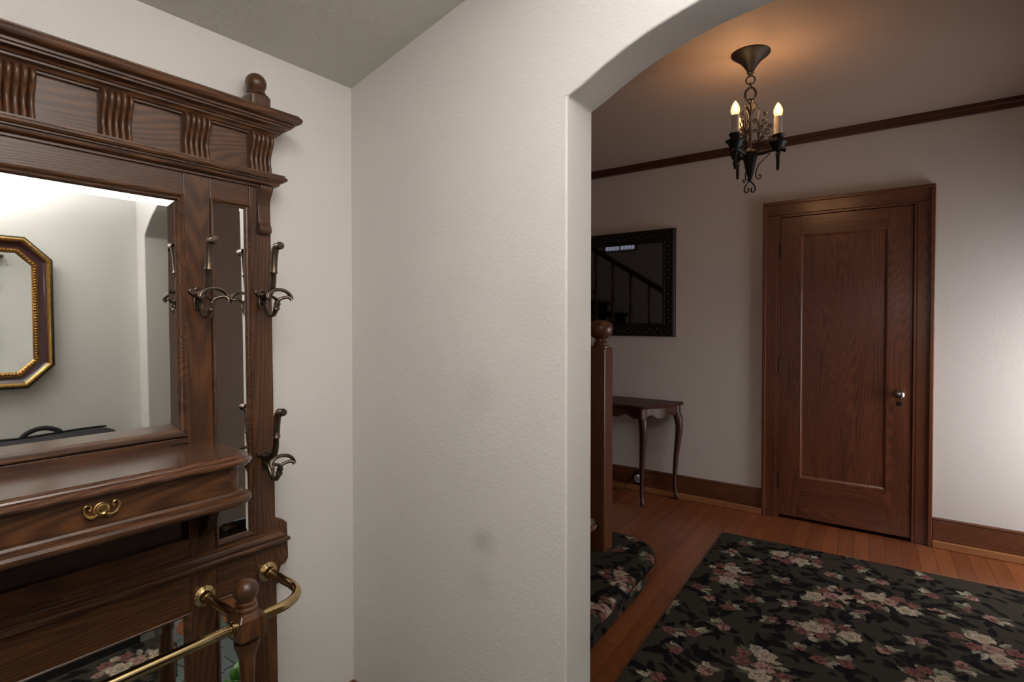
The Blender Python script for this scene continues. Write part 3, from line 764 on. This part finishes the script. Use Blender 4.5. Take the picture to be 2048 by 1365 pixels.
for sg in (1, -1):
    pr = [(0.0, .930), (-.165, .930), (-.160, .918), (-.120, .905), (-.080, .890), (-.055, .868), (-.045, .842), (-.030, .826), (-.012, .815), (0.0, .805)]
    x = sg * .412
    obj('drawer_bracket', MB().extrude(pr, 0, x - .011, x + .011), 'oak_dark', ht, bevel=0.002)
# umbrella stand: tray, posts, brass rails
obj('tray_base', MB().loft([rr_plan(.575, -.235, .03, o, z) for o, z in ((.012, 0), (.012, .06), (.004, .07), (0, .08))], caps=True), 'oak_x', ht, smooth=35)
RZ = .660; PX, PY = .410, -.195
for sg in (1, -1):
    x = sg * PX
    sh = [(.020, .08), (.022, .10), (.016, .115), (.020, .13), (.015, .16), (.017, .26), (.020, .36), (.018, .46), (.0145, .54), (.0165, .585), (.023, .605), (.026, .616), (.026, .622)]
    p = obj('umbrella_post', MB().lathe(sh, (x, PY, 0), 24), 'oak_z', ht, smooth=40)
    bl = MB(); b = .0295; zz = [(.016, .6215), (b, .634), (b, .676), (.022, .688)]
    bl.loft([[(x - o, PY - o, z), (x + o, PY - o, z), (x + o, PY + o, z), (x - o, PY + o, z)] for o, z in zz], caps=True)
    obj('post_block', bl, 'oak_z', p, bevel=0.003)
    cp = [(.020, .687), (.0235, .691), (.0235, .696), (.0195, .699), (.0215, .703), (.0215, .706), (.017, .709)] + [(max(.0258 * math.sin(a), .0005), .731 - .0258 * math.cos(a)) for a in np.linspace(.75, PI, 14)]
    obj('post_ball', MB().lathe(cp, (x, PY, 0), 28), 'oak_z', p, smooth=40)
    P = [(sg * .570, .0, RZ + .006), (sg * .570, -.06, RZ + .004), (sg * .570, -.110, RZ + .002)]
    for k in range(1, 13):
        a = (PI / 2) * k / 12
        P.append((sg * (.485 + .085 * math.cos(a)), -.110 - .085 * math.sin(a), RZ))
    P.append((sg * (PX + .02), PY, RZ))
    r = obj('side_rail', MB().tube(P, .0112, 16), 'brass', ht, smooth=60)
    obj('flange', MB().lathe([(.0245, -.0005), (.0245, -.005), (.019, -.008), (.0145, -.011), (.0135, -.022), (.0118, -.024)], (sg * .570, 0, RZ + .006), 28, 1), 'brass', r, smooth=40)
    r = obj('cross_rail', MB().tube([(x, 0, RZ + .006), (x, PY + .025, RZ)], .0112, 16), 'brass', ht, smooth=60)
    obj('flange', MB().lathe([(.0245, -.0005), (.0245, -.005), (.019, -.008), (.0145, -.011), (.0135, -.022), (.0118, -.024)], (x, 0, RZ + .006), 28, 1), 'brass', r, smooth=40)
r = obj('front_rail', MB().tube([(-PX + .025, PY, RZ), (0, PY, RZ), (PX - .025, PY, RZ)], .0112, 16), 'brass', ht, smooth=60)
for sg in (1, -1):
    obj('collar', MB().lathe([(.0165, -.003), (.0165, .003), (.0115, .005)] if sg < 0 else [(.0115, -.005), (.0165, -.003), (.0165, .003)], (sg * (PX - .032), PY, RZ), 24, 0), 'brass', r, smooth=40)
# coat hooks
def hook(x, z):
    base = MB()
    pts = [(-.009, -.030), (.009, -.030), (.011, -.012), (.010, .002), (.018, .008), (.022, .014), (.018, .020), (.008, .020), (.004, .025), (-.004, .025), (-.008, .020), (-.018, .020), (-.022, .014), (-.018, .008), (-.010, .002), (-.011, -.012)]
    base.extrude(pts, 1, -.0055, 0.0)
    o = obj('coat_hook', base, 'antique', ht, bevel=0.0018, loc=(x, -.0005, z))
    up = [(0, -.004, .006), (0, -.020, .005), (0, -.038, .010), (0, -.050, .022), (0, -.055, .040), (0, -.057, .058), (0, -.0575, .063), (0, -.058, .067), (0, -.060, .092), (0, -.063, .112), (0, -.068, .124)]
    m = MB().tube(up, [.011, .0095, .0085, .0078, .0072, .0068, .0105, .0082, .0086, .0092, .0090], 12)
    m.lathe([(.0001, -.022), (.0085, -.021), (.0102, -.015), (.0085, -.007), (.0092, 0.0), (.0085, .004), (.0001, .008)], (0, -.073, .128), 14, 1)
    obj('upper_arm', m, 'antique', o, smooth=50)
    low = [(0, -.004, -.010), (0, -.014, -.012), (0, -.022, -.024), (0, -.030, -.038), (0, -.042, -.046), (0, -.055, -.044), (0, -.064, -.034), (0, -.067, -.028), (0, -.069, -.024), (0, -.0715, -.018), (0, -.073, -.010)]
    m = MB().tube(low, [.0085, .0075, .0068, .0064, .0064, .0064, .0066, .0092, .0062, .0084, .0052], 12)
    for sg in (1, -1):
        V_ = [(0, -.073, -.012), (sg * .006, -.075, -.005), (sg * .014, -.078, -.002), (sg * .023, -.082, .000), (sg * .029, -.085, -.003), (sg * .031, -.087, -.008)]
        m.tube(V_, [.0048, .0042, .0040, .0042, .0046, .0050], 9)
    bow = []
    for a in np.linspace(PI, 0, 15):
        bow.append((.032 * math.cos(a), -.084 + .004 * math.sin(a), -.004 + .022 * math.sin(a)))
    m.tube(bow, [.0048] + [.0046] * 13 + [.0048], 9)
    obj('lower_arm', m, 'antique', o, smooth=50)
    return o
for sg in (1, -1):
    hook(sg * .407, 1.378); hook(sg * .568, 1.382); hook(sg * .568, .962)

# ------------------------------------------------------------------ octagonal mirror on the opposite wall
om = thing('octagonal_mirror', 'octagonal wall mirror with gilt and burgundy frame, reflected in the hall tree', 'mirror', (0.515, YR + 0.0065, 1.418), (0, 0, math.radians(1.3)))
OHX, OHZ, CH = .261, .322, .092
def octa(ins, y):
    hx, hz = OHX - ins, OHZ - ins; ch = CH - ins * 0.586
    return [(hx, y, -hz + ch), (hx, y, hz - ch), (hx - ch, y, hz), (-hx + ch, y, hz), (-hx, y, hz - ch), (-hx, y, -hz + ch), (-hx + ch, y, -hz), (hx - ch, y, -hz)]
def oring(prof): return MB().loft([octa(i, y) for i, y in prof])
obj('outer_edge', oring([(0, .001), (0, .028), (.004, .032), (.006, .032)]), 'ebony', om)
obj('gilt_band', oring([(.0055, .030), (.008, .036), (.013, .038), (.019, .036), (.0235, .030)]), 'gold', om, smooth=25)
obj('burgundy_cove', oring([(.0225, .031), (.028, .026), (.036, .020), (.044, .017), (.052, .017)]), 'burgundy', om, smooth=25)
obj('inner_band', oring([(.0505, .014), (.052, .020), (.066, .020), (.070, .012)]), 'gold_dark', om)
bd = MB(); o1 = octa(.060, .021)
for i in range(8):
    a, b = Vector(o1[i]), Vector(o1[(i + 1) % 8]); n = max(int((b - a).length / .0115), 1)
    for k in range(n):
        p = a + (b - a) * (k + .5) / n
        bd.ball(p, .0062, 7, 5, .8)
tag(obj('beading', bd, 'gold_dark', om, smooth=60), kind='stuff')
g = octa(.066, .011); obj('mirror_glass', MB().add(g, [tuple(range(8))]), 'mirror', om)
obj('backing', oring([(.001, .0005), (.001, .010), (.05, .010)]), 'ebony', om)

# ------------------------------------------------------------------ black soft case along the opposite wall
bg = thing('soft_case', 'black fabric carrying case with raised strap handle, reflected in the hall tree mirror', 'bag', (0.62, -0.205, 0.0))
def case_ring(t, zt):
    hw_ = .075
    x = -.42 + .80 * t; top = zt; taper = 1 - .85 * max(0, (t - .93) / .07) ** 2
    return [(x, hw_ * c_, .004 + (top - .004) * s_) for c_, s_ in ((-1, .0), (-1, .9), (-.85, .965), (-.4, .995), (.0, 1.0), (.4, .995), (.85, .965), (1, .9), (1, .0))]
rings = []
for t in np.linspace(0, 1, 21):
    zt = .905 - .012 * t + .006 * math.sin(t * 9) - (.05 * max(0, (t - .9) / .1) ** 2)
    rings.append(case_ring(t, zt))
obj('body', MB().loft(rings, caps=True), 'black_bag', bg, bevel=0.01, smooth=50)
P = [(.02 + .135 * t, 0, .895 + .032 * math.sin(PI * t) ** .7) for t in np.linspace(0, 1, 17)]
obj('handle', MB().tube(P, .010, 8, flat=.45), 'black_bag', bg, smooth=60)
P = [(x, 0, .909 - .012 * t + .006 * math.sin(t * 9)) for t, x in ((t, -.42 + .80 * t) for t in np.linspace(0, .92, 20))]
obj('zipper', MB().tube(P, .004, 6), 'black_plastic', bg, smooth=60)

# ------------------------------------------------------------------ small potted plant on the slate floor
pp = thing('potted_plant', 'small leafy green plant in a clay pot on the slate floor', 'plant', (0.975, 0.86, 0.0))
obj('pot', MB().lathe([(.032, 0), (.042, .06), (.047, .062), (.047, .075), (.042, .075), (.038, .066), (.001, .066)], (0, 0, 0), 20), 'clay', pp, smooth=40)
obj('soil', MB().lathe([(.039, .064), (.03, .069), (.001, .070)], (0, 0, 0), 16), 'soil', pp)
for k in range(11):
    a = k * 2.4; ln = .06 + .03 * random.random(); tilt = .35 + .6 * random.random()
    m = MB(); d = Vector((math.cos(a) * math.sin(tilt), math.sin(a) * math.sin(tilt), math.cos(tilt))); sd = Vector((-math.sin(a), math.cos(a), 0)); nr = d.cross(sd)
    rows = []
    for t in np.linspace(0, 1, 8):
        c_ = Vector((0, 0, .068)) + d * (.03 + ln * t) - Vector((0, 0, .02 * t * t)); wv = .022 * math.sin(PI * (t * .93 + .05)) ** .8
        rows.append([c_ - sd * wv + nr * -.004, c_ - nr * .0012, c_ + sd * wv + nr * -.004, c_ + nr * .0012])
    m.loft(rows, caps=True)
    lf = obj('leaf', m, 'leaf', pp, smooth=60)
    obj('stalk', MB().tube([(0, 0, .066), tuple(Vector((0, 0, .068)) + d * .032)], .0014, 5), 'leaf', lf)

# ------------------------------------------------------------------ chandelier
CXY = (2.70, 0.626)
ch = thing('chandelier', 'black wrought-iron chandelier with three lit candle bulbs in the hall', 'chandelier', (CXY[0], CXY[1], ZH))
def Z(z): return z - ZH
obj('canopy', MB().lathe([(.083, 0), (.084, -.004), (.076, -.012), (.060, -.024), (.044, -.038), (.030, -.056), (.020, -.072), (.014, -.082), (.016, -.088), (.010, -.096), (.006, -.104)], (0, 0, 0), 32), 'iron', ch, smooth=40)
def ring3(c, r, tr, ang, sx=1.0, sz=1.0, n=22):
    P = []
    for k in range(n):
        a = 2 * PI * k / n; u = r * math.cos(a) * sx
        P.append((c[0] + u * math.cos(ang), c[1] + u * math.sin(ang), c[2] + r * math.sin(a) * sz))
    return MB().tube(P, tr, 8, closed=True)
AV = math.radians(36.2 - 90 - 23.2)      # direction across the view
obj('chain_ring', ring3((0, 0, Z(2.424)), .019, .0032, AV), 'iron', ch, smooth=60)
obj('chain_ring', ring3((0, 0, Z(2.398)), .013, .0032, AV + 1.4), 'iron', ch, smooth=60)
# horseshoe hanger
P = []
for a in np.linspace(-.9, PI + .9, 22):
    u = .023 * math.cos(a); P.append((u * math.cos(AV), u * math.sin(AV), Z(2.358) + .030 * math.sin(a)))
obj('hanger_loop', MB().tube(P, [.0045 + .003 * math.sin(PI * i / 21) * (1 if False else .6) for i in range(22)], 9), 'iron', ch, smooth=60)
obj('stem', MB().lathe([(.012, Z(2.336)), (.016, Z(2.328)), (.010, Z(2.318)), (.0065, Z(2.30)), (.006, Z(2.12)), (.012, Z(2.11)), (.030, Z(2.100)), (.034, Z(2.090)), (.032, Z(2.072)), (.026, Z(2.050)), (.020, Z(2.02)), (.013, Z(1.990)), (.009, Z(1.978)), (.012, Z(1.972)), (.006, Z(1.962))], (0, 0, 0), 20), 'iron', ch, smooth=40)
# leaf crown
for k in range(6):
    a = k * PI / 3; m = MB()
    P = [(r * math.cos(a), r * math.sin(a), z) for r, z in ((.005, Z(2.265)), (.012, Z(2.285)), (.019, Z(2.303)), (.024, Z(2.312)), (.029, Z(2.310)), (.031, Z(2.303)))]
    obj('crown_leaf', m.tube(P, [.003, .006, .0075, .0065, .004, .001], 7, flat=.6), 'iron', ch, smooth=60)
def spiral(c, r0, turns, start, dirn, n=26):
    """flat spiral in (radial, z) plane, from the centre outwards"""
    out = []
    for i in range(n):
        t = i / (n - 1); a = start + dirn * turns * 2 * PI * t; r = r0 * (.18 + .82 * t)
        out.append((c[0] + r * math.cos(a), c[1] + r * math.sin(a)))
    return out
RA = .115
th2 = AV - math.radians(2)        # arm that points to the right in the picture
for k in range(3):
    an = th2 + k * 2 * PI / 3; ca, sa = math.cos(an), math.sin(an)
    def R3(r, z, off=0.0): return (r * ca - off * sa, r * sa + off * ca, Z(z))
    arm = obj('arm', MB().tube([R3(.02, 2.085), R3(.05, 2.087), R3(.08, 2.092), R3(RA, 2.098)], [.011, .0095, .008, .0085], 10, flat=.8), 'iron', ch, smooth=60)
    obj('arm_knob', MB().tube([R3(RA + .004, 2.092), R3(RA + .022, 2.088), R3(RA + .030, 2.088), R3(RA + .032, 2.088)], [.006, .006, .011, .010], 10), 'iron', arm, smooth=40)
    cx, cy = RA * ca, RA * sa
    cup = obj('drip_cup', MB().lathe([(.006, Z(2.088)), (.020, Z(2.094)), (.027, Z(2.104)), (.032, Z(2.118)), (.041, Z(2.124)), (.041, Z(2.128)), (.024, Z(2.129)), (.021, Z(2.140)), (.024, Z(2.150)), (.028, Z(2.156)), (.027, Z(2.159)), (.016, Z(2.157))], (cx, cy, 0), 22), 'iron', ch, smooth=40)
    obj('spike', MB().lathe([(.0085, Z(2.092)), (.0085, Z(2.075)), (.0105, Z(2.070)), (.0075, Z(2.062)), (.0070, Z(2.02)), (.0058, Z(2.004)), (.001, Z(2.000))], (cx, cy, 0), 14), 'iron', cup, smooth=40)
    cd = obj('candle_sleeve', MB().lathe([(.0172, Z(2.155)), (.0172, Z(2.240)), (.010, Z(2.2415))], (cx, cy, 0), 18), 'candle', ch, smooth=50)
    cd['label'] = 'cream candle sleeve'
    bz = Z(2.243)
    fm = [(.0085, 0), (.013, .007), (.0158, .018), (.0155, .028), (.0125, .040), (.0075, .052), (.003, .060), (.0005, .063)]
    b_ = obj('bulb', MB().lathe([(r * 1.22, bz - .002 + h) for r, h in fm], (cx, cy, 0), 18), 'bulb', ch, smooth=60); b_['label'] = 'glowing flame bulb'
    obj('filament', MB().lathe([(r * .75, bz + h) for r, h in ((.001, .010), (.010, .015), (.0105, .022), (.007, .034), (.001, .042))], (cx, cy, 0), 12), 'filament', b_, smooth=60)
    ld = bpy.data.lights.new('bulb_light', 'POINT'); ld.energy = 1.2; ld.color = (1.0, 0.55, 0.24); ld.shadow_soft_size = .02
    lo = bpy.data.objects.new('bulb_light', ld); COL.objects.link(lo); lo.parent = ch; lo.location = (cx, cy, bz + .05)
    # scroll panel standing on the arm
    m = MB(); tr = .0024
    m.tube([R3(.036, 2.090), R3(.036, 2.285)], .0034, 7)
    m.ball(R3(.036, 2.289), .006, 8, 6)
    for (c, r0, turns, st_, dr, root_) in (((.060, 2.225), .014, 1.5, 0.6, 1, (.036, 2.185)), ((.068, 2.180), .018, 1.6, .2, 1, (.036, 2.140)), ((.064, 2.130), .017, 1.6, .2, 1, (.036, 2.100)), ((.019, 2.235), .010, 1.4, 2.6, -1, (.036, 2.190)), ((.018, 2.190), .010, 1.4, 2.6, -1, (.036, 2.150)), ((.062, 2.262), .009, 1.3, .4, 1, (.058, 2.238)), ((.083, 2.205), .010, 1.3, .4, 1, (.060, 2.170)), ((.084, 2.152), .010, 1.3, 3.4, 1, (.060, 2.120)), ((.050, 2.155), .010, 1.3, 2.4, -1, (.036, 2.13)), ((.048, 2.205), .008, 1.3, 2.4, -1, (.036, 2.17)), ((.019, 2.140), .011, 1.4, 2.6, -1, (.036, 2.105))):
        sp_ = spiral(c, r0, turns, st_, dr)
        m.tube([R3(r, z) for r, z in sp_] + [R3(*root_)], tr, 6)
    obj('scrollwork', m, 'iron', ch, smooth=60)
# side curls and heart drop below
for k, an in enumerate((AV, AV + PI * .72)):
    ca, sa = math.cos(an), math.sin(an)
    P = [(.022, 2.035), (.030, 2.020), (.024, 1.998), (.026, 1.980), (.036, 1.970), (.046, 1.976), (.047, 1.987), (.040, 1.990), (.036, 1.984)] if k == 0 else [(.022, 2.03), (.03, 2.00), (.028, 1.975), (.038, 1.966), (.046, 1.974), (.042, 1.984)]
    P2 = [(.085, 2.082), (.060, 2.060), (.036, 2.035)] + P[1:] if k == 0 else P
    obj('curl', MB().tube([(r * ca, r * sa, Z(z)) for r, z in P2], .0026, 7), 'iron', ch, smooth=60)
m = MB()
for sg in (1, -1):
    P = [(0, 1.975), (.004, 1.962), (.014, 1.950), (.0225, 1.935), (.0225, 1.921), (.015, 1.912), (.007, 1.916), (.0045, 1.926), (.009, 1.934)]
    m.tube([(sg * r * math.cos(AV), sg * r * math.sin(AV), Z(z)) for r, z in P], .0032, 8)
obj('heart_drop', m, 'iron', ch, smooth=60)

# ------------------------------------------------------------------ dark framed mirror in the hall
WMY0, WMY1, WMZ0, WMZ1 = 1.463, 2.56, 1.210, 2.022
wm = thing('framed_mirror', 'large mirror in a dark carved frame above the console table', 'mirror', (XD, WMY0, WMZ0))
def loc_ring(prof):
    rings = []
    for ins, dx in prof:
        rings.append([(-dx, ins, ins), (-dx, WMY1 - WMY0 - ins, ins), (-dx, WMY1 - WMY0 - ins, WMZ1 - WMZ0 - ins), (-dx, ins, WMZ1 - WMZ0 - ins)])
    return MB().loft(rings)
obj('frame', loc_ring([(0, .001), (0, .022), (.006, .030), (.018, .034), (.030, .028), (.060, .024), (.076, .020), (.082, .026), (.092, .026), (.100, .014)]), 'ebony', wm, smooth=25)
obj('gilt_edge', loc_ring([(-.002, .001), (-.002, .012), (.003, .013)]), simple('dull_bronze_edge', srgb(92, 66, 38), .5, .5), wm)
cv = MB()
Lh, Lv = WMY1 - WMY0, WMZ1 - WMZ0
for k in range(int(Lh / .03)):
    for zc in (.046, Lv - .046):
        y = .05 + k * .03
        if y < Lh - .05: cv.ball((-.027, y, zc + (.008 if k % 2 else -.008)), .012, 7, 5, .7)
for k in range(int(Lv / .03)):
    for y in (.046, Lh - .046):
        z = .05 + k * .03
        if z < Lv - .05: cv.ball((-.027, y + (.008 if k % 2 else -.008), z), .012, 7, 5, .8)
tag(obj('carved_relief', cv, 'ebony', wm, smooth=60), kind='stuff')
obj('mirror_glass', MB().box(-.012, -.004, .095, Lh - .095, .095, Lv - .095), 'mirror_old', wm)

# ------------------------------------------------------------------ console table
TC = 1.870
ct = thing('console_table', 'small mahogany console table with serpentine top and cabriole legs', 'table', (XD, TC, 0))
half = [(-.03, -.478), (-.045, -.472), (-.10, -.455), (-.17, -.452), (-.24, -.440), (-.31, -.405), (-.365, -.362), (-.405, -.345), (-.430, -.320), (-.432, -.285), (-.420, -.240), (-.418, -.19), (-.432, -.13), (-.446, -.06), (-.450, 0.0)]
hc = smooth_curve(half)
outline = hc + [(x, -y) for x, y in hc[::-1][1:]]
def inset(ol, d, z):
    n = len(ol); r = []
    for i, (x, y) in enumerate(ol):
        a = np.array(ol[max(i - 1, 0)]); b = np.array(ol[min(i + 1, n - 1)]); t = (b - a) / max(np.linalg.norm(b - a), 1e-9)
        nrm = np.array([-t[1], t[0]])          # points to the inside
        if (nrm @ (np.array([-.2, 0]) - np.array([x, y]))) < 0: nrm = -nrm
        r.append((x + nrm[0] * d, y + nrm[1] * d, z))
    return r
def clampx(r): return [(min(x, -.024), y, z) for x, y, z in r]
obj('table_top', MB().loft([clampx(inset(outline, d, z)) for d, z in ((.010, .704), (.002, .705), (.0, .709), (.004, .713), (.003, .716), (.0, .720), (.003, .725), (.010, .727))], caps=True), 'mahog', ct, smooth=35)
ap = inset(outline, .026, 0); apo = []; n = len(ap); cum = [0]
for i in range(1, n): cum.append(cum[-1] + math.dist(ap[i], ap[i - 1]))
vs_o, vs_i = [], []
apm = MB(); rows_t, rows_b = [], []
for i, p in enumerate(ap):
    s_ = cum[i]; zb = .640 - .012 * math.sin(s_ * 2 * PI / .21 + .6) + .006 * math.sin(s_ * 4 * PI / .21)
    rows_t.append((min(p[0], -.024), p[1], .7045)); rows_b.append((min(p[0], -.024), p[1], zb))
ai = inset(outline, .040, 0)
ri_t = [(min(p[0], -.024), p[1], .7045) for p in ai]; ri_b = [(min(p[0], -.024), p[1], rows_b[i][2]) for i, p in enumerate(ai)]
apm.loft([[rows_t[i], rows_b[i], ri_b[i], ri_t[i]] for i in range(n)], caps=True)
obj('apron', apm, 'mahog', ct, smooth=40)
def leg(fx, fy, ox, oy):
    """cabriole leg: knee swells along (ox,oy), foot flicks out again"""
    prof = [(.700, .0, .021), (.655, .000, .023), (.625, .012, .026), (.590, .022, .025), (.540, .026, .0225), (.470, .020, .020), (.390, .010, .0175), (.300, .001, .0155), (.210, -.006, .0135), (.130, -.009, .0118), (.075, -.006, .0108), (.045, .001, .0112), (.030, .007, .0140), (.016, .010, .0135), (.004, .010, .0115), (.0, .010, .010)]
    return MB().tube([(fx + ox * o, fy + oy * o, z) for z, o, r in prof], [r * 1.22 for z, o, r in prof], 12)
for sg in (1, -1):
    obj('leg', leg(-.352, -sg * .292, -.75, -sg * .66), 'mahog_z', ct, smooth=60)
    obj('leg', leg(-.046, -sg * .428, -.10, -sg * 1.0), 'mahog_z', ct, smooth=60)

# ------------------------------------------------------------------ outlet and plug-in night light on the baseboard
oy_, oz_ = 1.745, 0.105
tag(obj('outlet_plate', MB().box(XD - .0225, XD - .0182, oy_ - .035, oy_ + .035, .05, .152), 'black_plastic', bevel=0.002), 'dark brown electrical outlet plate on the baseboard under the console table', 'outlet')
nl = thing('plug_in_light', 'round white plug-in device in the baseboard outlet', 'night light', (XD - .023, oy_ - .01, oz_))
obj('housing', MB().lathe([(.020, -.001), (.026, -.008), (.030, -.022), (.030, -.040), (.026, -.050), (.018, -.052)], (0, 0, 0), 24, 0), 'white_plastic', nl, smooth=40)
obj('face', MB().lathe([(.019, -.0515), (.019, -.0525), (.010, -.053), (.001, -.053)], (0, 0, 0), 20, 0), simple('grey_grille', srgb(150, 152, 156), .5), nl)
obj('plug', MB().box(-.018, -.0005, .026, .062, -.014, .014), 'black_plastic', nl, bevel=0.004)
P = [(XD - .04, oy_ + .055, .10), (XD - .06, oy_ + .08, .06), (XD - .07, oy_ + .11, .015), (XD - .09, oy_ + .16, .004), (XD - .08, oy_ + .3, .004), (XD - .06, oy_ + .5, .004)]
tag(obj('power_cord', MB().tube(smooth_curve([tuple(p) for p in P], 5), .003, 7), 'black_plastic', smooth=60), 'black power cord trailing along the floor behind the newel post', 'cord')
